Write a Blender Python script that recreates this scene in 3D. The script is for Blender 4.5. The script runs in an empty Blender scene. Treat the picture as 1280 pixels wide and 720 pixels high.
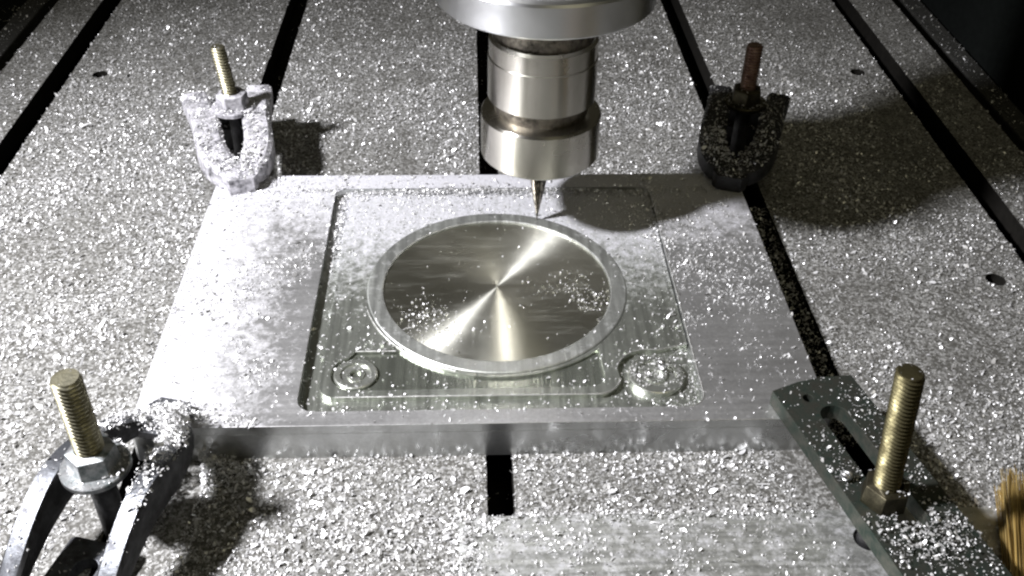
import bpy, bmesh, math
import numpy as np
from mathutils import Vector, Matrix
from mathutils.geometry import tessellate_polygon
from mathutils.bvhtree import BVHTree

MM = 0.001
R = math.radians
sc = bpy.context.scene
col = sc.collection

# ------------------------------------------------------------------ camera
CAM = np.array([-7.54, -326.21, 222.48])
PITCH, YAW, ROLL, FPX = 0.6619, 0.0501, 0.0209, 1265.6
cd = bpy.data.cameras.new('camera')
cam = bpy.data.objects.new('camera', cd)
col.objects.link(cam)
sc.camera = cam
cd.sensor_fit = 'HORIZONTAL'
cd.sensor_width = 36.0
cd.lens = FPX / 1280 * 36.0
cd.clip_start = 0.005
cd.clip_end = 20
fwd = Vector((math.sin(YAW) * math.cos(PITCH), math.cos(YAW) * math.cos(PITCH), -math.sin(PITCH)))
rgt = Vector((math.cos(YAW), -math.sin(YAW), 0))
up = rgt.cross(fwd)
r2 = rgt * math.cos(ROLL) + up * math.sin(ROLL)
u2 = -rgt * math.sin(ROLL) + up * math.cos(ROLL)
m = Matrix((r2, u2, -fwd)).transposed().to_4x4()
m.translation = Vector(CAM * MM)
cam.matrix_world = m

# ------------------------------------------------------------------ light
w = bpy.data.worlds.new('World')
sc.world = w
w.use_nodes = True
bg = w.node_tree.nodes['Background']
bg.inputs[0].default_value = (1.0, 0.92, 0.68, 1)
bg.inputs[1].default_value = 0.036


def area(name, loc, target, size, power, color):
    d = bpy.data.lights.new(name, 'AREA')
    d.shape = 'DISK'
    d.size = size * MM
    d.energy = power
    d.color = color
    o = bpy.data.objects.new(name, d)
    col.objects.link(o)
    o.location = Vector(loc) * MM
    o.rotation_euler = (Vector(target) - Vector(loc)).to_track_quat('-Z', 'Y').to_euler()
    return o


d = bpy.data.lights.new('machine_lamp', 'SPOT')      # the machine's work lamp, off to the left
d.energy = 42.0
d.color = (0.965, 0.955, 1.0)
d.spot_size = R(75)
d.spot_blend = 1.0
d.shadow_soft_size = 0.024
lamp = bpy.data.objects.new('machine_lamp', d)
col.objects.link(lamp)
lamp.location = Vector((-394, -192, 446)) * MM
lamp.rotation_euler = (Vector((-112, -108, 0)) - Vector((-394, -192, 446))).to_track_quat('-Z', 'Y').to_euler()
area('overhead_fill', (220, -300, 900), (0, 0, 0), 520, .45, (1.0, 0.92, 0.60))  # unseen soft fill light, added to lift the shadows

sc.view_settings.view_transform = 'Standard'
sc.view_settings.look = 'None'
sc.view_settings.gamma = 1
sc.view_settings.exposure = 0.08
sc.view_settings.use_curve_mapping = False
sc.cycles.max_bounces = 6
sc.cycles.pixel_filter_type = 'BLACKMAN_HARRIS'
sc.cycles.filter_width = 2.3

rng = np.random.default_rng(11)


# ------------------------------------------------------------------ materials
class NT:
    def __init__(self, name):
        self.m = bpy.data.materials.new(name)
        self.m.use_nodes = True
        self.t = self.m.node_tree
        self.b = self.t.nodes['Principled BSDF']

    def n(self, typ, **kw):
        nd = self.t.nodes.new(typ)
        for k, v in kw.items():
            if k[0] == 'i' and k[1:].isdigit():
                nd.inputs[int(k[1:])].default_value = v
            elif k.startswith('in_'):
                nd.inputs[k[3:].replace('_', ' ')].default_value = v
            else:
                setattr(nd, k, v)
        return nd

    def l(self, a, b):
        self.t.links.new(a, b)

    def coord(self):
        if not hasattr(self, 'c'):
            self.c = self.n('ShaderNodeTexCoord').outputs['Object']
        return self.c

    def mapped(self, scale):
        mp = self.n('ShaderNodeMapping')
        mp.inputs['Scale'].default_value = scale
        self.l(self.coord(), mp.inputs['Vector'])
        return mp.outputs[0]

    def noise(self, scale, detail=4, rough=.6, vec=None):
        nd = self.n('ShaderNodeTexNoise')
        nd.inputs['Scale'].default_value = scale
        nd.inputs['Detail'].default_value = detail
        nd.inputs['Roughness'].default_value = rough
        self.l(vec or self.coord(), nd.inputs['Vector'])
        return nd.outputs['Fac']

    def ramp(self, fac, stops):
        nd = self.n('ShaderNodeValToRGB')
        e = nd.color_ramp.elements
        while len(e) < len(stops):
            e.new(.5)
        for k, (p, c) in zip(e, stops):
            k.position = p
            k.color = (*c, 1) if not isinstance(c, (int, float)) else (c, c, c, 1)
        self.l(fac, nd.inputs[0])
        return nd.outputs[0]

    def mix(self, fac, a, b):
        nd = self.n('ShaderNodeMix', data_type='RGBA')
        if isinstance(fac, (int, float)):
            nd.inputs[0].default_value = fac
        else:
            self.l(fac, nd.inputs[0])
        for i, s in ((6, a), (7, b)):
            if isinstance(s, tuple):
                nd.inputs[i].default_value = (*s, 1)
            else:
                self.l(s, nd.inputs[i])
        return nd.outputs[2]

    def math(self, op, a, b=None):
        nd = self.n('ShaderNodeMath', operation=op)
        for i, s in ((0, a), (1, b)):
            if s is None:
                continue
            if isinstance(s, (int, float)):
                nd.inputs[i].default_value = s
            else:
                self.l(s, nd.inputs[i])
        return nd.outputs[0]

    def set(self, key, v):
        s = self.b.inputs[key]
        if isinstance(v, (int, float)):
            s.default_value = v
        elif isinstance(v, tuple):
            s.default_value = (*v, 1)
        else:
            self.l(v, s)

    def bump(self, h, dist, strength=1.0, prev=None):
        nd = self.n('ShaderNodeBump')
        nd.inputs['Strength'].default_value = strength
        nd.inputs['Distance'].default_value = dist
        self.l(h, nd.inputs['Height'])
        if prev is not None:
            self.l(prev, nd.inputs['Normal'])
        self.l(nd.outputs[0], self.b.inputs['Normal'])
        return nd.outputs[0]


M = {}


def mat_table():
    t = NT('table_steel')
    v = t.n('ShaderNodeTexVoronoi')
    v.inputs['Scale'].default_value = 1150
    t.l(t.coord(), v.inputs['Vector'])
    v2 = t.n('ShaderNodeTexVoronoi')
    v2.inputs['Scale'].default_value = 2300
    t.l(t.coord(), v2.inputs['Vector'])
    s = t.n('ShaderNodeSeparateColor')
    t.l(v.outputs['Color'], s.inputs[0])
    s2 = t.n('ShaderNodeSeparateColor')
    t.l(v2.outputs['Color'], s2.inputs[0])
    f = t.math('MULTIPLY', t.ramp(s.outputs[0], [(.25, 0.0), (.8, 1.0)]), t.ramp(s2.outputs[1], [(.1, .2), (.9, 1.0)]))
    big = t.ramp(t.noise(26, 5, .65), [(.32, .45), (.66, 1.0)])
    f = t.math('MULTIPLY', f, big)
    t.set('Base Color', t.mix(f, (.115, .112, .10), (.60, .60, .58)))
    t.set('Metallic', .35)
    t.set('Roughness', t.ramp(s2.outputs[0], [(0, .35), (1, .7)]))
    p = t.bump(s.outputs[2], .0006, .8)
    t.bump(s2.outputs[2], .0003, .6, p)
    return t.m


def mat_chip(name, lo, hi):
    t = NT(name)
    g = t.n('ShaderNodeNewGeometry')
    rp = g.outputs['Random Per Island']
    t.set('Base Color', t.ramp(rp, [(0, lo), (.55, tuple((a + b) / 2 for a, b in zip(lo, hi))), (1, hi)]))
    t.set('Metallic', .5)
    t.set('Roughness', t.ramp(rp, [(0, .5), (.5, .3), (1, .42)]))
    return t.m


def mat_plate(name, base, rough, marks=None, powder=None):
    """milled aluminium; marks = axis along which the cutter passes run;
    powder = (noise threshold, y from, y to, x from, x to) of the settled aluminium dust"""
    t = NT(name)
    n1 = t.noise(55, 6, .7)
    n2 = t.noise(900, 3, .6)
    sc_ = (520, 14, 60) if marks == 'y' else (14, 520, 60)
    st = t.noise(1.0, 3, .6, t.mapped(sc_))
    grey = t.ramp(n1, [(.3, tuple(c * .86 for c in base)), (.7, base)])
    dk = t.mix(t.ramp(n2, [(.35, .25), (.62, 0.0)]), grey, (.30, .30, .30))
    if marks:
        dk = t.mix(t.ramp(st, [(.36, .55), (.6, 0.0)]), dk, tuple(c * .5 for c in base))
    rr = t.math('ADD', t.math('MULTIPLY', st, .22), t.math('MULTIPLY', n1, .16))
    rr = t.math('ADD', rr, rough - .19)
    if powder:
        sx_ = t.n('ShaderNodeSeparateXYZ')
        t.l(t.coord(), sx_.inputs[0])
        def ramp_axis(ax, a, b):
            mr = t.n('ShaderNodeMapRange')
            t.l(sx_.outputs[ax], mr.inputs[0])
            mr.inputs[1].default_value = a * MM
            mr.inputs[2].default_value = b * MM
            return mr.outputs[0]
        cov = t.math('MAXIMUM', ramp_axis(1, powder[1], powder[2]), ramp_axis(0, powder[3], powder[4]))
        pn = t.noise(260, 9, .8)
        f = t.ramp(t.math('ADD', pn, t.math('MULTIPLY', cov, .42)), [(powder[0] - .06, 0.0), (powder[0] + .2, 1.0)])
        f = t.math('MULTIPLY', f, t.ramp(t.noise(1500, 2, .5), [(.3, .55), (.6, 1.0)]))
        dk = t.mix(f, dk, (.54, .54, .57))
        t.set('Metallic', t.math('SUBTRACT', .9, t.math('MULTIPLY', f, .62)))
        rr = t.math('ADD', rr, t.math('MULTIPLY', f, .3))
    else:
        t.set('Metallic', .88)
    t.set('Base Color', dk)
    t.set('Roughness', rr)
    if marks:
        p = t.bump(st, .00022, .7)
        t.bump(n2, .00006, .5, p)
    else:
        t.bump(n2, .00010, .5)
    return t.m


def mat_turned(name, base, rough, aniso, rot, pitch=None):
    t = NT(name)
    tg = t.n('ShaderNodeTangent', direction_type='RADIAL', axis='Z')
    t.l(tg.outputs[0], t.b.inputs['Tangent'])
    n1 = t.noise(60, 4, .6)
    t.set('Base Color', t.ramp(n1, [(.3, tuple(c * .9 for c in base)), (.7, base)]))
    t.set('Metallic', 1.0)
    t.set('Roughness', t.ramp(n1, [(.3, rough * .9), (.7, rough * 1.15)]))
    t.set('Anisotropic', aniso)
    t.set('Anisotropic Rotation', rot)
    return t


def mat_steel(name, base, rough, dirt=(.05, .045, .04), amt=.35, metallic=1.0, scale=220):
    t = NT(name)
    n = t.noise(scale, 6, .7)
    f = t.ramp(n, [(.5 - amt * .4, 1.0), (.62, 0.0)])
    t.set('Base Color', t.mix(f, base, dirt))
    t.set('Metallic', metallic)
    t.set('Roughness', t.ramp(n, [(.3, min(1, rough + .25)), (.7, rough)]))
    t.bump(t.noise(scale * 4, 4, .6), .0002, .5)
    return t.m


M['table'] = mat_table()
M['chip'] = mat_chip('aluminium_chip', (.45, .45, .44), (.95, .95, .95))
M['plate'] = mat_plate('plate_aluminium', (.70, .70, .695), .42, None, (.64, -45, 10, -58, -104))
M['floor'] = mat_plate('milled_floor', (.62, .65, .58), .32, 'y', (.66, -80, -12, -200, -201))
M['edge'] = mat_plate('plate_edge', (.54, .55, .54), .30, 'x')
M['ring'] = mat_plate('ring_aluminium', (.66, .68, .64), .44, 'y', (.60, 500, 501, 900, 901))
tt = mat_turned('turned_disc', (.78, .78, .69), .30, .93, .25)
wv = tt.n('ShaderNodeTexWave', wave_type='RINGS', rings_direction='Z')
wv.inputs['Scale'].default_value = 190
wv.inputs['Distortion'].default_value = 1.2
wv.inputs['Detail'].default_value = 3
tt.l(tt.coord(), wv.inputs['Vector'])
stk = tt.noise(1.0, 4, .65, tt.mapped((40, 700, 40)))
mixh = tt.math('ADD', tt.math('MULTIPLY', wv.outputs['Fac'], .5), stk)
tt.bump(mixh, .00002, .5)
# wiped smears of dust left on the turned face
sm1 = tt.noise(1.0, 7, .7, tt.mapped((60, 420, 40)))
sf = tt.ramp(sm1, [(.5, .02), (.78, .14)])
tt.set('Metallic', tt.math('SUBTRACT', 1.0, tt.math('MULTIPLY', sf, .7)))
M['disc'] = tt.m
tt = mat_turned('turned_spindle_steel', (.50, .48, .43), .25, .75, .25)
M['spindle'] = tt.m
tt = mat_turned('turned_flange_steel', (.78, .79, .80), .33, .7, .25)
M['flange'] = tt.m
M['housing'] = mat_steel('housing_steel', (.32, .32, .30), .4)
M['groove'] = mat_steel('groove_steel', (.28, .255, .21), .38)
M['carbide'] = mat_steel('carbide', (.62, .58, .52), .25, amt=.1)
M['zinc'] = mat_steel('zinc_thread', (.60, .575, .43), .3, (.13, .115, .06), .5)
M['brown'] = mat_steel('rusty_thread', (.42, .30, .25), .4, (.12, .06, .045), .5)
M['olive'] = mat_steel('oily_thread', (.20, .18, .10), .42, (.05, .042, .02), .55)
M['nut'] = mat_steel('nut_steel', (.47, .47, .47), .36, (.13, .16, .16), .4)
M['forged'] = mat_steel('forged_steel', (.20, .21, .225), .36, (.07, .07, .075), .45, .9)
M['dusty'] = mat_steel('dusted_forging', (.60, .59, .62), .62, (.05, .05, .055), .42, .3, 300)
M['darknut'] = mat_steel('oily_nut', (.10, .09, .06), .4, (.03, .027, .018), .5)
M['black'] = mat_steel('shade_black_steel', (.05, .05, .052), .45, (.02, .02, .02), .5, .6)  # near-black steel, shade of clamp flanks and hollows put into its colour
M['strap'] = mat_steel('strap_steel', (.09, .09, .075), .45, (.03, .05, .04), .5, .85)
M['strip'] = mat_plate('strip_steel', (.60, .61, .57), .5, 'x', (.52, -500, -501, 900, 901))
def mat_matt(name, c, spec=.1):
    t = NT(name)
    n_ = t.noise(300, 5, .6)
    t.set('Base Color', t.ramp(n_, [(.3, tuple(v * .6 for v in c)), (.7, c)]))
    t.set('Roughness', .85)
    t.set('Specular IOR Level', spec)
    return t.m


M['enclosure'] = mat_matt('enclosure_paint', (.010, .012, .011))
M['slot_black'] = mat_matt('matt_black', (.014, .013, .011))
M['recess'] = mat_plate('dim_recess_aluminium', (.42, .45, .38), .24, 'y')  # darker copy of the floor aluminium, its dark reflection put into the colour
M['boss'] = mat_plate('boss_aluminium', (.60, .62, .56), .30)
M['ledge'] = mat_steel('ledge_paint', (.055, .055, .05), .6, (.02, .02, .018), .5, .1)


def mat_brush():
    t = NT('brush_bristle')
    g = t.n('ShaderNodeNewGeometry')
    t.set('Base Color', t.ramp(g.outputs['Random Per Island'], [(0, (.17, .10, .025)), (.5, (.46, .33, .11)), (1, (.66, .52, .22))]))
    t.set('Roughness', .5)
    return t.m


def mat_wood():
    t = NT('brush_wood')
    n = t.noise(1, 4, .6, t.mapped((400, 30, 400)))
    t.set('Base Color', t.ramp(n, [(.3, (.28, .14, .05)), (.7, (.48, .28, .11))]))
    t.set('Roughness', .5)
    return t.m


M['bristle'] = mat_brush()
M['wood'] = mat_wood()


# ------------------------------------------------------------------ mesh helpers (mm in, metres out)
def link(name, me, mat, parent=None, loc=None, rz=0):
    o = bpy.data.objects.new(name, me)
    me.materials.append(M[mat])
    col.objects.link(o)
    if parent:
        o.parent = parent
    if loc:
        o.location = Vector(loc) * MM
    o.rotation_euler.z = rz
    return o


def finish(bm, name, mat, parent=None, smooth=None, bevel=0, loc=None, rz=0, seg=2):
    for v in bm.verts:
        v.co *= MM
    bmesh.ops.recalc_face_normals(bm, faces=bm.faces[:])
    me = bpy.data.meshes.new(name)
    bm.to_mesh(me)
    bm.free()
    if smooth:
        me.polygons.foreach_set('use_smooth', [True] * len(me.polygons))
        me.set_sharp_from_angle(angle=R(smooth))
    o = link(name, me, mat, parent, loc, rz)
    if bevel:
        b = o.modifiers.new('bevel', 'BEVEL')
        b.width = bevel * MM
        b.segments = seg
        b.limit_method = 'ANGLE'
        b.angle_limit = R(40)
    return o


def poly(bm, outer, holes, z0, z1, bottom=True, top=True):
    """prism with holes; outer/holes are xy lists in mm"""
    loops = [outer] + holes
    tris = tessellate_polygon([[Vector((x, y, 0)) for x, y in lp] for lp in loops])
    flat = [p for lp in loops for p in lp]
    vt = [bm.verts.new((x, y, z1)) for x, y in flat]
    vb = [bm.verts.new((x, y, z0)) for x, y in flat]
    new = []
    for t in tris:
        if top:
            new.append(bm.faces.new([vt[i] for i in t]))
        if bottom:
            new.append(bm.faces.new([vb[i] for i in t]))
    k = 0
    for lp in loops:
        n = len(lp)
        for i in range(n):
            a, b = k + i, k + (i + 1) % n
            bm.faces.new((vt[a], vt[b], vb[b], vb[a]))
        k += n
    eds = [e for e in {e for f in new for e in f.edges} if len(e.link_faces) == 2 and all(f in new for f in e.link_faces)]
    bmesh.ops.recalc_face_normals(bm, faces=bm.faces[:])
    return bm


def box(bm, x0, x1, y0, y1, z0, z1):
    v = [bm.verts.new(p) for p in ((x0, y0, z0), (x1, y0, z0), (x1, y1, z0), (x0, y1, z0), (x0, y0, z1), (x1, y0, z1), (x1, y1, z1), (x0, y1, z1))]
    for f in ((0, 3, 2, 1), (4, 5, 6, 7), (0, 1, 5, 4), (1, 2, 6, 5), (2, 3, 7, 6), (3, 0, 4, 7)):
        bm.faces.new([v[i] for i in f])


def lathe(bm, prof, n=96, cx=0, cy=0, cap=True):
    rows = []
    for r, z in prof:
        rows.append([bm.verts.new((cx + r * math.cos(2 * math.pi * i / n), cy + r * math.sin(2 * math.pi * i / n), z)) for i in range(n)])
    for a, b in zip(rows, rows[1:]):
        for i in range(n):
            j = (i + 1) % n
            bm.faces.new((a[i], a[j], b[j], b[i]))
    if cap:
        bm.faces.new(rows[0][::-1])
        bm.faces.new(rows[-1])


def circ(cx, cy, r, n=64):
    return [(cx + r * math.cos(2 * math.pi * i / n), cy + r * math.sin(2 * math.pi * i / n)) for i in range(n)]


def rrect(x0, x1, y0, y1, r, n=8):
    pts = []
    for cx, cy, a in ((x1 - r, y1 - r, 0), (x0 + r, y1 - r, 90), (x0 + r, y0 + r, 180), (x1 - r, y0 + r, 270)):
        for i in range(n + 1):
            t = R(a + 90 * i / n)
            pts.append((cx + r * math.cos(t), cy + r * math.sin(t)))
    return pts


def tag(o, label, cat, group=None):
    o['label'] = label
    o['category'] = cat
    if group:
        o['group'] = group
    return o


def thing(name, label, cat, loc=(0, 0, 0), rz=0, group=None):
    o = bpy.data.objects.new(name, None)
    o.empty_display_size = .01
    col.objects.link(o)
    o.location = Vector(loc) * MM
    o.rotation_euler.z = rz
    return tag(o, label, cat, group)


# ------------------------------------------------------------------ the machine table
SLOT = 102.0
HW = 5.2
EDGE = 234.0
Y0, Y1 = -330, 520
table = finish((lambda b: (box(b, -EDGE + 1, EDGE - 1, Y0 + 1, Y1 - 1, -46, -17), b)[1])(bmesh.new()), 'machine_table', 'slot_black')
table['kind'] = 'structure'
edges = [-EDGE, -205, -102.5, 0, 106.0, 204, EDGE]
holes_at = [(-186, 130), (185.6, 131), (184, -39), (-184, -39)]
for i in range(6):
    x0 = edges[i] + ((3.9 if i == 3 else HW) if i else 0)
    x1 = edges[i + 1] - ((3.9 if i == 2 else HW) if i < 5 else 0)
    hs = [circ(hx, hy, 3.6, 20) for hx, hy in holes_at if x0 < hx < x1]
    bm = bmesh.new()
    # slightly nicked long edges
    ys = np.linspace(Y0, Y1, 170)
    j0, j1 = rng.normal(0, .06, 170), rng.normal(0, .06, 170)
    outl = [(x0 + a, y) for a, y in zip(j0, ys)][::-1] + [(x1 + a, y) for a, y in zip(j1, ys)]
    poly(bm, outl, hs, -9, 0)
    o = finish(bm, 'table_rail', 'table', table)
    o.data.materials.append(M['slot_black'])       # matt black slot flanks
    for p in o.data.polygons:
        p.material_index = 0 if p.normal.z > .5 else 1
    bm = bmesh.new()   # web under the rail, leaves the wide foot of the slot open
    box(bm, x0 + (4 if i else 1), x1 - (4 if i < 5 else 1), Y0 + 1, Y1 - 1, -17, -9)
    finish(bm, 'rail_web', 'slot_black', table)

for s in (-1, 1):
    bm = bmesh.new()
    box(bm, min(s * 236, s * 330), max(s * 236, s * 330), Y0, Y1, -60, -48)
    o = finish(bm, 'chip_trough', 'enclosure')
    o['kind'] = 'structure'
    bm = bmesh.new()
    box(bm, min(s * 255, s * 267), max(s * 255, s * 267), Y0, Y1, -48, -14)
    tag(finish(bm, 'guide_rail', 'ledge', bevel=1), 'dark guide rail running along the %s of the slotted table' % ('lamp-lit bright side' if s < 0 else 'shadowed dim side'), 'rail', 'rails beside the table')
bm = bmesh.new()
poly(bm, rrect(272, 420, 95, 420, 14), [], -48, 70)
tag(finish(bm, 'machine_column', 'enclosure', bevel=3), 'black machine housing block beyond the table edge, in deep shade', 'machine')

# ------------------------------------------------------------------ plate with milled pocket
T = 13.2
PX0, PX1, PY0, PY1 = -105.2, 97.0, -121.0, 14.6
CX, CY = 1.0, -54.8
plate = thing('aluminium_plate', 'square-pocketed aluminium plate with turned round centre, clamped on slotted table', 'plate', (0, 0, 0))
bm = bmesh.new()
pk = rrect(-59.0, 61.0, -115.2, 5.0, 5.5)
poly(bm, rrect(PX0, PX1, PY0, PY1, 1.0, 3), [pk], T - 3.2, T)


def edge_faces(o):
    o.data.materials.append(M['edge'])
    for p in o.data.polygons:
        p.material_index = 1 if abs(p.normal.z) < .5 else 0


edge_faces(finish(bm, 'plate_frame', 'plate', plate, bevel=.3))
bm = bmesh.new()
poly(bm, rrect(PX0, PX1, PY0, PY1, 1.0, 3), [], .02, T - 3.2)
edge_faces(finish(bm, 'pocket_floor', 'floor', plate))


def arc(cx, cy, r, a0, a1, n=14):
    return [(cx + r * math.cos(R(a0 + (a1 - a0) * i / n)), cy + r * math.sin(R(a0 + (a1 - a0) * i / n))) for i in range(n + 1)]


# inner field: bounded by the narrow finishing groove and the dropped front right corner
field = [(-53.5, 4.6)] + arc(-48.5, -103.0, 5, 180, 270, 6) + arc(29.5, -100, 8, 270, 350, 6) + arc(47.5, -99, 10.8, 165, 75, 6) + [(60.6, -85.6), (60.6, 4.6)]
a = math.degrees(math.asin((-87.5 - CY) / 45.2))
strip_rec = [(-44, -87.5)] + arc(CX, CY, 45.2, 180 - a, 360 + a, 26) + arc(28, -99.5, 5, 20, -90, 5) + arc(-43.2, -97.5, 7.6, 270, 110, 12)
bm = bmesh.new()
poly(bm, field, [circ(CX, CY, 43.9, 96), strip_rec], T - 3.2, T - 1.5)
finish(bm, 'milled_field', 'floor', plate, bevel=.5)
bm = bmesh.new()
poly(bm, [(x * 1.0, y) for x, y in strip_rec], [], T - 3.2, T - 2.4)
finish(bm, 'front_recess', 'recess', plate)
bm = bmesh.new()
lathe(bm, [(38.4, T - 3.2), (38.4, T - 1.25), (38.8, T - 1.05), (43.4, T - 1.05), (43.8, T - 1.3), (43.8, T - 3.2)], 128, cap=False)
finish(bm, 'raised_ring', 'ring', plate, smooth=25, loc=(CX, CY, 0))
bm = bmesh.new()
rows = [(38.3, T - 3.2), (38.3, T - 1.75)] + [(r, T - 1.75) for r in (32, 24, 16, 8, 1.2)]
lathe(bm, rows, 128)
finish(bm, 'turned_disc', 'disc', plate, smooth=25, loc=(CX, CY, 0))
def bead(path, z, r, parent):
    bm = bmesh.new()
    rows = []
    for i, (x, y) in enumerate(path):
        p0, p1 = Vector(path[max(0, i - 1)]), Vector(path[min(len(path) - 1, i + 1)])
        d_ = (p1 - p0).normalized()
        rr_ = r * rng.uniform(.6, 1.15)
        rows.append([bm.verts.new((x - d_.y * rr_ * math.cos(q_), y + d_.x * rr_ * math.cos(q_), z + rr_ * math.sin(q_))) for q_ in (0, 1.26, 2.51, 3.77, 5.03)])
    for a_, b_ in zip(rows, rows[1:]):
        for k in range(5):
            bm.faces.new((a_[k], a_[(k + 1) % 5], b_[(k + 1) % 5], b_[k]))
    finish(bm, 'cut_edge_glint', 'edge_glint', parent, smooth=80)


M['edge_glint'] = mat_steel('bright_edge_glint', (.88, .88, .86), .38, (.5, .5, .48), .3)  # bright beads stand in for light caught along the cut edges


def dense(pts, step=1.2):
    out = []
    for (x0_, y0_), (x1_, y1_) in zip(pts, pts[1:]):
        k = max(1, int(math.hypot(x1_ - x0_, y1_ - y0_) / step))
        out += [(x0_ + (x1_ - x0_) * i / k, y0_ + (y1_ - y0_) * i / k) for i in range(k)]
    return out + [pts[-1]]


bead(dense([(-48.5, -107.9), (29.5, -107.9)] + arc(29.5, -100, 8, 280, 350, 6)), T - 1.5, .30, plate)
bead(dense([(-44, -87.5), (-31.5, -87.5)]), T - 1.5, .30, plate)
bead(arc(CX, CY, 44.6, 196, 252, 40), T - 1.35, .28, plate)
bead(dense(arc(47.5, -99, 10.9, 160, 75, 10) + [(60.4, -85.7)]), T - 1.5, .26, plate)
bead(dense([(61.2, -20), (61.2, -109)] + arc(55.7, -109.7, 5.5, 0, -90, 6)), T - .05, .28, plate)

for x, y, r in ((-43.2, -97.8, 6.6), (48.6, -99.6, 8.6)):
    bm = bmesh.new()
    lathe(bm, [(r, T - 3.2), (r, T - 1.5), (r - .4, T - 1.3), (r * .72, T - 1.3), (r * .7, T - 2.0), (r * .42, T - 2.0), (r * .40, T - 1.4), (r * .26, T - 1.4), (r * .24, T - 2.6), (.05, T - 2.6)], 48)
    finish(bm, 'corner_boss', 'boss', plate, smooth=25, loc=(x, y, 0))

# ------------------------------------------------------------------ front strip
bm = bmesh.new()
poly(bm, rrect(-11.5, 139.0, -230, -145.5, 1.2, 3), [circ(99.0, -155.6, 4.0, 24)], .03, 2.2)
tag(finish(bm, 'flat_steel_strip', 'strip', bevel=.3), 'flat grey steel strip lying across the table slots before the plate', 'strip')


# ------------------------------------------------------------------ studs, nuts, clamps
def thread_mesh(bm, r, z0, z1, pitch=1.25, n=28):
    depth = .62
    dz = pitch / 5
    rows = []
    k = int((z1 - z0) / dz)
    for j in range(k + 1):
        z = z0 + j * dz
        row = []
        for i in range(n):
            ph = (z / pitch + i / n) % 1.0
            tri = abs(ph * 2 - 1)
            rr = r - depth * min(1, max(0, (tri - .1) / .75))
            if z > z1 - .8:
                rr = min(rr, r - depth * (z - z1 + .8) / .8)
            an = 2 * math.pi * i / n
            row.append(bm.verts.new((rr * math.cos(an), rr * math.sin(an), z)))
        rows.append(row)
    for a_, b_ in zip(rows, rows[1:]):
        for i in range(n):
            j = (i + 1) % n
            bm.faces.new((a_[i], a_[j], b_[j], b_[i]))
    bm.faces.new(rows[-1])
    bm.faces.new(rows[0][::-1])


def add_stud(t, x, y, z0, zn, z1, mat, r=3.7, lean=0.0):
    bm = bmesh.new()
    thread_mesh(bm, r, zn, z1)
    for v in bm.verts:                     # studs lean a little in their slots
        v.co.x += (v.co.z - zn) * lean
    finish(bm, 'threaded_stud', mat, t, smooth=50, loc=(x, y, 0))
    bm = bmesh.new()
    lathe(bm, [(r - .3, z0), (r - .3, zn - .02)], 28)
    finish(bm, 'stud_shank', 'black', t, smooth=40, loc=(x, y, 0))  # shank coloured black to stand for shade below the nut


def add_nut(t, x, y, z, mat, rr=6.6, h=6.2, rot=.3, washer=8.6):
    if washer:
        bm = bmesh.new()
        lathe(bm, [(4.0, z), (washer, z), (washer, z + 1.3), (washer - .3, z + 1.6), (4.0, z + 1.6)], 40, cap=False)
        finish(bm, 'washer', mat, t, smooth=30, loc=(x, y, 0))
        z += 1.62
    bm = bmesh.new()
    hexa = [(rr * math.cos(rot + k * math.pi / 3), rr * math.sin(rot + k * math.pi / 3)) for k in range(6)]
    poly(bm, hexa, [circ(0, 0, 3.75, 24)], z, z + h)
    # chamfer the crown
    for v in bm.verts:
        if v.co.z > z + h - .01 and math.hypot(v.co.x, v.co.y) > 5:
            v.co.x *= .93
            v.co.y *= .93
            v.co.z -= .7
    finish(bm, 'hex_nut', mat, t, loc=(x, y, 0), bevel=.25)


def sweep(bm, path, sect):
    """sweep a rectangular section; path = [(x,y,z,w,h)], section lies across the path"""
    rows = []
    n = len(path)
    for i, (x, y, z, w_, h_) in enumerate(path):
        p0 = Vector(path[max(0, i - 1)][:2])
        p1 = Vector(path[min(n - 1, i + 1)][:2])
        d = (p1 - p0).normalized()
        s = Vector((d.y, -d.x))
        row = []
        for u_, v_ in sect:
            row.append(bm.verts.new((x + s.x * u_ * w_, y + s.y * u_ * w_, z + v_ * h_)))
        rows.append(row)
    m_ = len(sect)
    for a_, b_ in zip(rows, rows[1:]):
        for i in range(m_):
            j = (i + 1) % m_
            bm.faces.new((a_[i], a_[j], b_[j], b_[i]))
    bm.faces.new(rows[0][::-1])
    bm.faces.new(rows[-1])


SECT = [(-.5, .12), (-.38, 0), (.38, 0), (.5, .12), (.5, .84), (.36, 1), (-.36, 1), (-.5, .84)]


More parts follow.
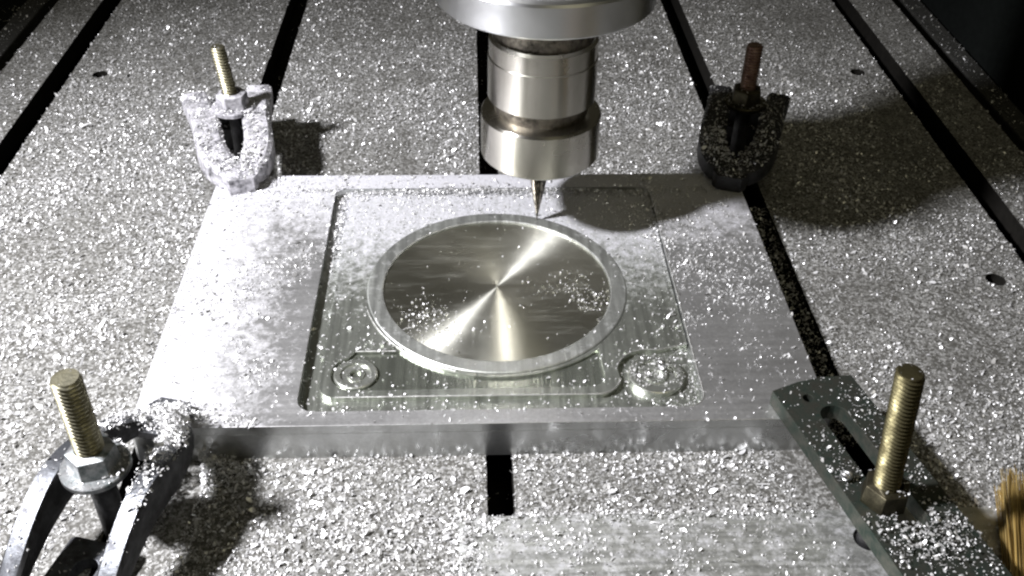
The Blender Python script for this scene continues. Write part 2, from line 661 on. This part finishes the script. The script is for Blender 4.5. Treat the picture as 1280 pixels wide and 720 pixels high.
def u_clamp(name, label, toe, rear, stud, studtop, mats, rear_z, flare=0.0, spread=10.5, zmid=14.5, barw=7.4, flank=None, stud_r=3.7, lean=0.0, nose_h=7.0):
    """forged U shaped clamp: toe on the plate, open fork running back past the stud"""
    tx, ty = toe
    ax = Vector((rear[0] - tx, rear[1] - ty))
    L = ax.length
    rz = math.atan2(ax.y, ax.x)
    t = thing(name, label, 'clamp', (0, 0, 0))
    fb, fs, fn = mats

    def loc(sx, sy):
        return (tx + sx * math.cos(rz) - sy * math.sin(rz), ty + sx * math.sin(rz) + sy * math.cos(rz))
    bm = bmesh.new()
    N = 22
    path = []
    for side in (1, -1):
        seq = []
        for i in range(N + 1):
            f = i / N
            s_ = f * L
            wid = spread * min(1, math.sqrt(max(0, 1 - (1 - min(1, f / .42)) ** 2)))
            wid = max(wid, .0) + flare * max(0, f - .5) ** 1.5
            if f < .5:
                z = T + .05 + (zmid - T) * (f / .5) ** 2
            else:
                z = zmid + (rear_z - zmid) * ((f - .5) / .5) ** 1.6
            h = nose_h + (11.5 - nose_h) * math.sin(math.pi * min(1, f * 1.05)) if f < .95 else nose_h
            x, y = loc(s_, side * wid)
            seq.append((x, y, z, barw - 1.0 * f, h))
        path.append(seq)
    full = path[0][::-1] + path[1][1:]
    sweep(bm, full, SECT)
    # flat nose that bears on the plate
    nose = [loc(u_, v_) for u_, v_ in ((-7, -4.5), (-7, 4.5), (-4, 6.5), (7, 7.5), (7, -7.5), (-4, -6.5))]
    poly(bm, nose, [], T + .1, T + nose_h - .8)
    o = finish(bm, 'clamp_body', fb, t, smooth=38)
    if flank:      # flanks coloured black for shade, top lighter as if lamp-lit
        o.data.materials.append(M[flank])
        for p in o.data.polygons:
            p.material_index = 0 if p.normal.z > .72 else 1
    ztop = zmid + 10.6
    add_stud(t, stud[0], stud[1], -12, ztop + 1, studtop, fs, stud_r, lean)
    add_nut(t, stud[0], stud[1], ztop, fn, washer=8.8)
    return t, loc, L


cTL, lTL, LTL = u_clamp('fork_clamp', 'forged fork clamp powdered white with chips, thin zinc stud, long shadow beside it', (-95.5, 8.5), (-109.5, 63), (-103.5, 47.0), 52.5,
                        ('dusty', 'zinc', 'dusty'), 19, flare=11, spread=9.6, barw=11.5, stud_r=3.0, lean=-.09)
cTR, lTR, LTR = u_clamp('fork_clamp', 'fork clamp with rusty brown stud, coloured black for the spindle shadow around it', (93.5, 8.0), (113.5, 67), (107.0, 50.0), 51.5,
                        ('black', 'brown', 'darknut'), 16, flare=4, spread=11, barw=10.5, stud_r=3.4)  # body colour blackened for the shadow it stands in
cBL, lBL, LBL = u_clamp('fork_clamp', 'dark grey fork clamp with zinc stud and washer, its toe buried in chips', (-95.0, -119.0), (-111, -180), (-104.0, -146.5), 57,
                        ('forged', 'zinc', 'nut'), 5, flare=0, spread=12.6, barw=7.0, flank='black', nose_h=3.6)

# riser blocks under the fork ends
for (x, y, z, rzb, mat, lab) in ((-110, 64, 18.6, .25, 'black', 'dark riser block under the powdered white fork clamp'),  # black colour stands in for shade inside the clamp's hollow
                                 (113, 66, 15.6, -.33, 'black', 'black riser block under the fork clamp coloured black for shade'),
)[:2]:
    bm = bmesh.new()
    poly(bm, rrect(-14, 14, -7, 7, 1.5, 3), [], .05, z * .55)
    poly(bm, rrect(-14, 14, -3.2, 7, 1.0, 3), [], z * .55 + .02, z - .5)
    o = finish(bm, 'riser_block', mat, None, bevel=.5, loc=(x, y, 0), rz=rzb)
    tag(o, lab, 'block', 'riser blocks under the clamps')

bm = bmesh.new()
poly(bm, rrect(-9.0, 9.0, -34, 9, 1.5, 3), [rrect(-3.2, 3.2, -11, 3.5, 3.1, 5)], .05, 4.2)
o = finish(bm, 'riser_block', 'forged', None, bevel=.5, loc=(-107.5, -162, 0), rz=-.27)
tag(o, 'low grey riser plate with a slot, between the arms of the toe-buried fork clamp', 'block', 'riser blocks under the clamps')

# flat strap clamp
axd = Vector((15, -60.3)).normalized()
pd = Vector((-axd.y, axd.x))          # to the strap's other long edge
tip = Vector((79.8, -114.6))


def st(u_, v_):
    p = tip + axd * u_ + pd * v_
    return (p.x, p.y)


strap = thing('strap_clamp', 'flat dark slotted strap clamp with tall olive stud, its tip on the plate', 'clamp')
outl = [st(0, 0), st(-1.5, 9), st(-1.5, 17), st(0, 26), st(84, 26), st(84, 0)]
slot = [st(14 - 4.2 * math.sin(R(a_)), 12.6 + 4.2 * math.cos(R(a_))) for a_ in range(0, 181, 20)] + [st(52 + 4.2 * math.sin(R(a_)), 12.6 - 4.2 * math.cos(R(a_))) for a_ in range(0, 181, 20)]
hole = [st(5.5 + 1.6 * math.cos(R(a_)), 8.6 + 1.6 * math.sin(R(a_))) for a_ in range(0, 360, 30)]
bm = bmesh.new()
poly(bm, outl, [slot[::-1], hole], T + .05, T + 5.2)
finish(bm, 'strap', 'strap', strap, bevel=.7)
add_stud(strap, 99.0, -155.6, -12, T + 6, 63.5, 'olive', 3.5, -.10)
add_nut(strap, 99.0, -155.6, T + 5.25, 'darknut', rr=6.4, h=6.5, rot=.1, washer=0)
bm = bmesh.new()
poly(bm, [st(70, -1), st(70, 27), st(86, 27), st(86, -1)], [], 2.3, T - .1)
tag(finish(bm, 'packing_block', 'strap', bevel=.5), 'dark packing block under the outer end of the slotted strap', 'block')


# ------------------------------------------------------------------ spindle and cutter
SX, SY = 16.7, -15.5
sp = thing('milling_spindle', 'polished steel milling spindle with wide round flange and collet nut above the plate', 'spindle', (SX, SY, 0))


def turn(name, prof, mat, parent=sp, n=128, sm=25):
    bm = bmesh.new()
    lathe(bm, prof, n)
    return finish(bm, name, mat, parent, smooth=sm)


nut = turn('collet_nut', [(7, 42.4), (15.5, 41.2), (19.6, 41.2), (20.6, 42.2), (20.7, 57.2), (20.1, 58.0), (16.6, 58.6)], 'spindle')
turn('nut_groove', [(16.0, 58.0), (16.0, 63.8)], 'groove', nut)
turn('nut_sleeve', [(16.2, 63.0), (17.6, 63.0), (18.3, 63.7), (18.3, 78.2), (18.0, 78.5), (18.0, 84.4), (17.2, 85.4), (10, 85.4)], 'spindle', nut)
turn('spindle_neck', [(16.4, 85.3), (16.4, 91), (17.6, 93), (17.6, 99)], 'groove')
turn('flange', [(17, 98.2), (34.3, 98.2), (35.2, 99.0), (35.2, 108.2), (34.6, 109.0), (31.5, 109.0), (31.2, 108.4), (30.0, 108.4), (29.8, 109.4)], 'flange')
turn('spindle_housing', [(29.5, 109.0), (29.5, 150), (38, 156), (38, 320)], 'housing')

cut = thing('engraving_cutter', 'thin tapered engraving cutter in the collet, its tip touching the plate', 'cutter', (SX, SY, 0))
bm = bmesh.new()
# half-cut V bit: round shank, cone ground flat on one side
n = 60
rows = []
prof = [(T - 1.3, .12), (T + 1, .35), (T + 9, 1.75), (T + 15.5, 2.85), (T + 17.2, 2.95), (T + 31, 2.95)]
for z, r in prof:
    row = []
    flat = .12 if z < T + 15.6 else (.5 if z < T + 17.5 else 9)
    for i in range(n):
        an = 2 * math.pi * i / n
        d = Vector((math.cos(an), math.sin(an)))
        dev = abs((an - R(262) + math.pi) % (2 * math.pi) - math.pi)
        p = d * r * (.16 if dev < R(24) and flat < 5 else 1.0)
        row.append(bm.verts.new((p.x, p.y, z)))
    rows.append(row)
for a_, b_ in zip(rows, rows[1:]):
    for i in range(n):
        j = (i + 1) % n
        bm.faces.new((a_[i], a_[j], b_[j], b_[i]))
bm.faces.new(rows[0][::-1])
bm.faces.new(rows[-1])
finish(bm, 'cutter_shank', 'carbide', cut, smooth=30)

# ------------------------------------------------------------------ brush
br = thing('chip_brush', 'flat chip brush with straw-coloured bristles lying on the steel strip', 'brush', (141.5, -141, 0), -R(20))
bm = bmesh.new()
for i in range(900):
    bx_, bz_ = rng.uniform(-1, 27), rng.uniform(0, 9)
    x1_, z1_ = bx_ + rng.normal(0, .8), bz_ * 1.15 + rng.normal(0, .5)
    yt = rng.normal(0, 1.0)
    rr = .17
    ra = [bm.verts.new((bx_ + rr * math.cos(k * 2.094), -42, 3.2 + bz_ * .7 + rr * math.sin(k * 2.094))) for k in range(3)]
    rm = [bm.verts.new(((bx_ + x1_) / 2 + rr * math.cos(k * 2.094), -20, 2.9 + bz_ * .9 + rr * math.sin(k * 2.094))) for k in range(3)]
    rb = [bm.verts.new((x1_ + .1 * math.cos(k * 2.094), yt, max(2.6, 2.4 + z1_) + .1 * math.sin(k * 2.094))) for k in range(3)]
    for a_, b_ in ((ra, rm), (rm, rb)):
        for k in range(3):
            bm.faces.new((a_[k], a_[(k + 1) % 3], b_[(k + 1) % 3], b_[k]))
    bm.faces.new(rb)
o = finish(bm, 'bristles', 'bristle', br)
o['kind'] = 'stuff'
bm = bmesh.new()
box(bm, -2, 28, -58, -40, 2.4, 12)
finish(bm, 'ferrule', 'nut', br, bevel=.8)
bm = bmesh.new()
poly(bm, [(0, -56), (26, -56), (24, -80), (18, -95), (18, -180), (13, -186), (8, -180), (8, -95), (2, -80)], [], 3.2, 11.4)
finish(bm, 'handle', 'wood', br, bevel=1.6)


# ------------------------------------------------------------------ two larger curls of swarf
M['curl'] = mat_steel('bright_curl', (.90, .90, .90), .22, (.6, .6, .6), .2)
for (x, y, z, turns, rad_, wid_, lab) in ((91.4, -148.6, T + 5.3, 1.7, 1.5, 2.2, 'bright white curl of swarf lying on the strap by its slot'),
                                          (50.5, -97.5, T - 1.25, 1.1, 2.0, 1.4, 'shiny curled sliver lying on the round boss in the pocket corner')):
    bm = bmesh.new()
    prev = None
    N = 26
    for i in range(N + 1):
        a_ = turns * 2 * math.pi * i / N
        rr = rad_ * (.75 + .25 * i / N)
        ox = -.9 + 1.8 * i / N
        pa = bm.verts.new((ox - wid_ / 2, rr * math.cos(a_), rad_ + rr * math.sin(a_)))
        pb = bm.verts.new((ox + wid_ / 2 * (.6 + .4 * math.sin(i)), rr * math.cos(a_) * .97, rad_ + rr * math.sin(a_) * .97))
        if prev:
            bm.faces.new((prev[0], prev[1], pb, pa))
        prev = (pa, pb)
    o = finish(bm, 'swarf_curl', 'curl', None, smooth=60, loc=(x, y, z), rz=.6)
    sd = o.modifiers.new('thickness', 'SOLIDIFY')
    sd.thickness = .12 * MM
    tag(o, lab, 'swarf')

# ------------------------------------------------------------------ chips: flakes of swarf on everything that faces up
def vnoise(x, y, cell, seed):
    g = np.random.default_rng(seed).random((256, 256))
    fx, fy = x / cell + 100.5, y / cell + 100.5
    ix, iy = np.floor(fx).astype(int), np.floor(fy).astype(int)
    u_, v_ = fx - ix, fy - iy
    u_, v_ = u_ * u_ * (3 - 2 * u_), v_ * v_ * (3 - 2 * v_)
    q = lambda a_, b_: g[a_ % 256, b_ % 256]
    return (q(ix, iy) * (1 - u_) + q(ix + 1, iy) * u_) * (1 - v_) + (q(ix, iy + 1) * (1 - u_) + q(ix + 1, iy + 1) * u_) * v_


def fbm(x, y, cell, seed):
    return (vnoise(x, y, cell, seed) * .5 + vnoise(x, y, cell * .45, seed + 1) * .3 + vnoise(x, y, cell * .2, seed + 2) * .2)


bpy.context.view_layer.update()
dg = bpy.context.evaluated_depsgraph_get()
tv, tf, owner = [], [], []
skip_roots = ('milling_spindle', 'engraving_cutter', 'chip_brush', 'machine_column', 'swarf_curl')
names = []
for o in list(sc.objects):
    if o.type != 'MESH':
        continue
    root = o
    while root.parent:
        root = root.parent
    if root.name.startswith(skip_roots):
        continue
    me = o.evaluated_get(dg).to_mesh()
    base = len(tv)
    mw = o.matrix_world
    tv.extend([mw @ v.co / MM for v in me.vertices])
    names.append((o.name.split('.')[0], root.name))
    for p in me.polygons:
        tf.append([base + i for i in p.vertices])
        owner.append(len(names) - 1)
    o.evaluated_get(dg).to_mesh_clear()
bvh = BVHTree.FromPolygons(tv, tf)

NC = 560000
ymin, ymax = -200.0, 330.0
# candidate points in the wedge the lens covers, with a margin, thinned with distance
yy = ymin + (ymax - ymin) * rng.random(NC) ** 1.12
half = 148 + (yy + 165) * .43 + 28
xx = rng.uniform(-1, 1, NC) * half + 4 + (yy + 165) * .045
keep = (rng.random(NC) < half / half.max())
xx, yy = xx[keep], yy[keep]
nA, nB, nC_ = fbm(xx, yy, 34, 3), fbm(xx, yy, 14, 9), fbm(xx, yy, 70, 21)
rad = np.hypot(xx - CX, yy - CY)
pr = np.zeros(len(xx))
zz = np.zeros(len(xx))
nrm = np.zeros((len(xx), 3))
grp = np.zeros(len(xx), int)       # 0 table 1 plate 2 clamps
size = np.ones(len(xx))


def sm(a_, b_, v_):
    t_ = min(1, max(0, (v_ - a_) / (b_ - a_)))
    return t_ * t_ * (3 - 2 * t_)


dn = Vector((0, 0, -1))
for i in range(len(xx)):
    x, y = xx[i], yy[i]
    h = bvh.ray_cast(Vector((x, y, 80)), dn)
    if h[0] is None or h[1].z < .35:
        continue
    zz[i] = h[0].z
    nrm[i] = h[1]
    nm, root = names[owner[h[2]]]
    a_, b_, c_ = nA[i], nB[i], nC_[i]
    if root.startswith('machine_table'):
        if h[0].z < -1:
            p = .3 if 95 < x < 115 and y < 20 else .05
        else:
            p = .14 + .85 * sm(.34, .64, a_ * .5 + c_ * .5) + .35 * sm(.4, .65, b_)
            p *= 1 - .75 * math.exp(-(((x + 84) / 11) ** 2 + ((y + 152) / 17) ** 2))  # fewer chips, so darker table stands in for the front left clamp's shadow
            p *= 1 - .5 * math.exp(-(((x - 70) / 40) ** 2 + ((y + 134) / 9) ** 2))
            if abs(x) > 200:
                p *= .6
            if y > 120:
                p *= .62
    elif root.startswith(('guide_rail', 'chip_trough')):
        p = .12
    elif root.startswith('flat_steel'):
        p = .16 + .9 * sm(.5, .66, b_) * sm(.35, .6, a_) + .9 * sm(4, -10, x) + .35 * sm(88, 110, x) * sm(.42, .6, b_)
        size[i] = .8
    elif root.startswith('aluminium_plate'):
        grp[i] = 1
        size[i] = .72
        if nm == 'plate_frame':
            if y < -116:
                p = .07
            elif x < -58:
                p = .05 + .75 * sm(.50, .66, a_ * .6 + b_ * .4) + .35 * sm(-30, 5, y) + .5 * sm(-88, -104, x) * sm(.4, .6, b_)
            elif x > 61:
                p = .06 + .75 * sm(.45, .62, a_ * .6 + b_ * .4) * sm(-112, -80, y)
            else:
                p = .3
            size[i] = .8
        elif nm == 'turned_disc':
            dk = math.exp(-(((x + 19) / 12) ** 2 + ((y + 74) / 9) ** 2)) + math.exp(-(((x - 27) / 10) ** 2 + ((y + 62) / 9) ** 2))
            p = .02 + 1.3 * dk * sm(.38, .55, b_)
            size[i] = .6
        elif nm == 'raised_ring':
            p = .03
        elif nm == 'pocket_floor':
            p = .25 + .45 * sm(40, 50, x) * sm(-84, -90, y) + .7 * sm(-6, 2, y)
        elif nm == 'corner_boss':
            p = .30
        else:
            p = .06 + .5 * sm(-34, -8, y) * sm(.25, .5, a_) + .35 * sm(.52, .66, b_) + .15 * sm(45, 55, x)
    elif root.startswith('fork_clamp') or root.startswith('riser_block'):
        grp[i] = 2
        lefty = x < 0
        p = (.75 if y > 0 else (.6 if y > -136 else .16)) if lefty else .3
        if nm in ('threaded_stud', 'hex_nut'):
            p *= .25
        size[i] = .75
    else:
        grp[i] = 2
        p = .14 + .35 * sm(.45, .6, b_)
        if nm in ('threaded_stud', 'hex_nut'):
            p = .1
        size[i] = .62
    pr[i] = p
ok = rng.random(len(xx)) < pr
# mounds of swarf that pile up round the clamps
extra = []
for (mx, my, sx_, sy_, hh, n_) in ((-82, -127, 7, 5, 4.0, 900), (-96, -134, 6, 4, 3, 350), (104, -168, 6, 5, 3.5, 420), (-93, 12, 6, 5, 3.0, 450),
                                   (48, -98, 6, 5, 1.4, 260), (96, 14, 10, 6, 3.5, 600), (-95, -129, 6, 5, 13.0, 2600), (-88, -124, 6, 5, 7.0, 1300), (-89, -142, 6, 8, 5.0, 900), (-83, -160, 5, 8, 3.0, 400),
                                   (-104, 34, 11, 17, 1.5, 1300), (105, 30, 12, 16, 1.5, 800), (90, 22, 7, 5, 4.0, 700), (60, -10, 1.6, 16, 1.8, 600),
                                   (40, -146, 36, 1.6, 1.5, 900), (-11, -160, 3, 12, 2.4, 700), (106, -168, 8, 6, 4.0, 500), (1, 2.8, 40, 1.3, 2.4, 2600), (-56.5, -15, 1.5, 16, 1.6, 700), (-30, -152, 22, 10, 1.2, 700)):
    ex, ey = rng.normal(mx, sx_, n_), rng.normal(my, sy_, n_)
    for x, y in zip(ex, ey):
        h = bvh.ray_cast(Vector((x, y, 80)), dn)
        if h[0] is None or h[1].z < .3 or h[0].z > 30:
            continue
        g_ = math.exp(-.5 * (((x - mx) / sx_) ** 2 + ((y - my) / sy_) ** 2))
        if h[0].z < -2:
            continue
        extra.append((x, y, h[0].z + hh * g_ * rng.random() ** .5))
for k in range(2200):                       # packed into the slot along the plate's edge
    y = rng.uniform(-118, 14)
    if vnoise(np.array([0.0]), np.array([y]), 9, 77)[0] > .3:
        extra.append((rng.uniform(100.6, 111.4), y, rng.uniform(-5, -1.2)))
extra = np.array(extra)
PXY = np.column_stack([xx[ok], yy[ok], zz[ok]])
NRM = nrm[ok]
GRP = grp[ok]
SIZ = size[ok]
PXY = np.vstack([PXY, extra])
NRM = np.vstack([NRM, np.tile((0, 0, 1.0), (len(extra), 1))])
GRP = np.concatenate([GRP, np.where(extra[:, 2] > T + 3.5, 2, np.where((extra[:, 1] > PY0) & (extra[:, 0] > PX0) & (extra[:, 0] < PX1) & (extra[:, 1] < PY1) & (extra[:, 2] > 5), 1, 0))])
SIZ = np.concatenate([SIZ, np.full(len(extra), .85)])


def chips(name, sel, label):
    P, Nn, S = PXY[sel], NRM[sel], SIZ[sel]
    n_ = len(P)
    K = 3
    ln = np.clip(rng.lognormal(-.24, .47, n_), .35, 2.6) * S
    wd = ln * rng.uniform(.28, .62, n_)
    big = rng.random(n_) < .025           # longer curled slivers among the fines
    ln = np.where(big, ln * rng.uniform(1.5, 2.4, n_), ln)
    wd = np.where(big, wd * .8, wd)
    bend = np.where(big, rng.normal(0, 1.1, n_), rng.normal(0, .75, n_))
    az = rng.uniform(0, 2 * np.pi, n_)
    tilt = np.clip(np.abs(rng.normal(0, .38, n_)), 0, 1.25)
    roll = rng.normal(0, .35, n_)
    # local strip in (u along, v across, h)
    U = np.zeros((n_, (K + 1) * 2, 3))
    cu = np.zeros(n_)
    ch = np.zeros(n_)
    for k in range(K + 1):
        taper = (.55, 1.0, .9, .35)[k]
        jit = 1 + rng.normal(0, .18, n_)
        for s_, c_ in ((0, -.5), (1, .5)):
            U[:, k * 2 + s_, 0] = cu + rng.normal(0, .05, n_) * ln
            U[:, k * 2 + s_, 1] = c_ * wd * taper * jit
            U[:, k * 2 + s_, 2] = ch
        ang = bend * (k - 1)
        cu = cu + np.cos(ang) * ln / K
        ch = ch + np.sin(ang) * ln / K
    U -= U.mean(axis=1, keepdims=True)
    ct, st_ = np.cos(tilt)[:, None], np.sin(tilt)[:, None]
    x_, y_, z_ = U[..., 0], U[..., 1], U[..., 2]
    cr, sr = np.cos(roll)[:, None], np.sin(roll)[:, None]
    y_, z_ = y_ * cr - z_ * sr, y_ * sr + z_ * cr
    x_, z_ = x_ * ct - z_ * st_, x_ * st_ + z_ * ct
    ca, sa = np.cos(az)[:, None], np.sin(az)[:, None]
    x_, y_ = x_ * ca - y_ * sa, x_ * sa + y_ * ca
    # lean with the surface
    z_ = z_ - (Nn[:, 0:1] * x_ + Nn[:, 1:2] * y_) / np.maximum(Nn[:, 2:3], .4) * .9
    z_ = z_ - z_.min(axis=1, keepdims=True) * .92
    V = np.stack([x_ + P[:, 0:1], y_ + P[:, 1:2], z_ + P[:, 2:3] + .02], axis=-1).reshape(-1, 3) * MM
    q = np.array([[2 * k, 2 * k + 1, 2 * k + 3, 2 * k + 2] for k in range(K)])
    F = (q[None] + (np.arange(n_) * (K + 1) * 2)[:, None, None]).reshape(-1)
    nf = n_ * K
    me = bpy.data.meshes.new(name)
    me.vertices.add(len(V))
    me.vertices.foreach_set('co', V.astype(np.float32).ravel())
    me.loops.add(nf * 4)
    me.loops.foreach_set('vertex_index', F.astype(np.int32))
    me.polygons.add(nf)
    me.polygons.foreach_set('loop_start', np.arange(0, nf * 4, 4, dtype=np.int32))
    me.update(calc_edges=True)
    o = link(name, me, 'chip')
    o['kind'] = 'stuff'
    o['label'] = label
    o['category'] = 'swarf'
    return n_


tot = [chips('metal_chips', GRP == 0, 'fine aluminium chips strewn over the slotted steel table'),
       chips('metal_chips', GRP == 1, 'fine aluminium chips scattered over the clamped plate and its pocket'),
       chips('metal_chips', GRP == 2, 'fine aluminium chips settled on the clamps and riser blocks')]
print('CHIPS', tot)
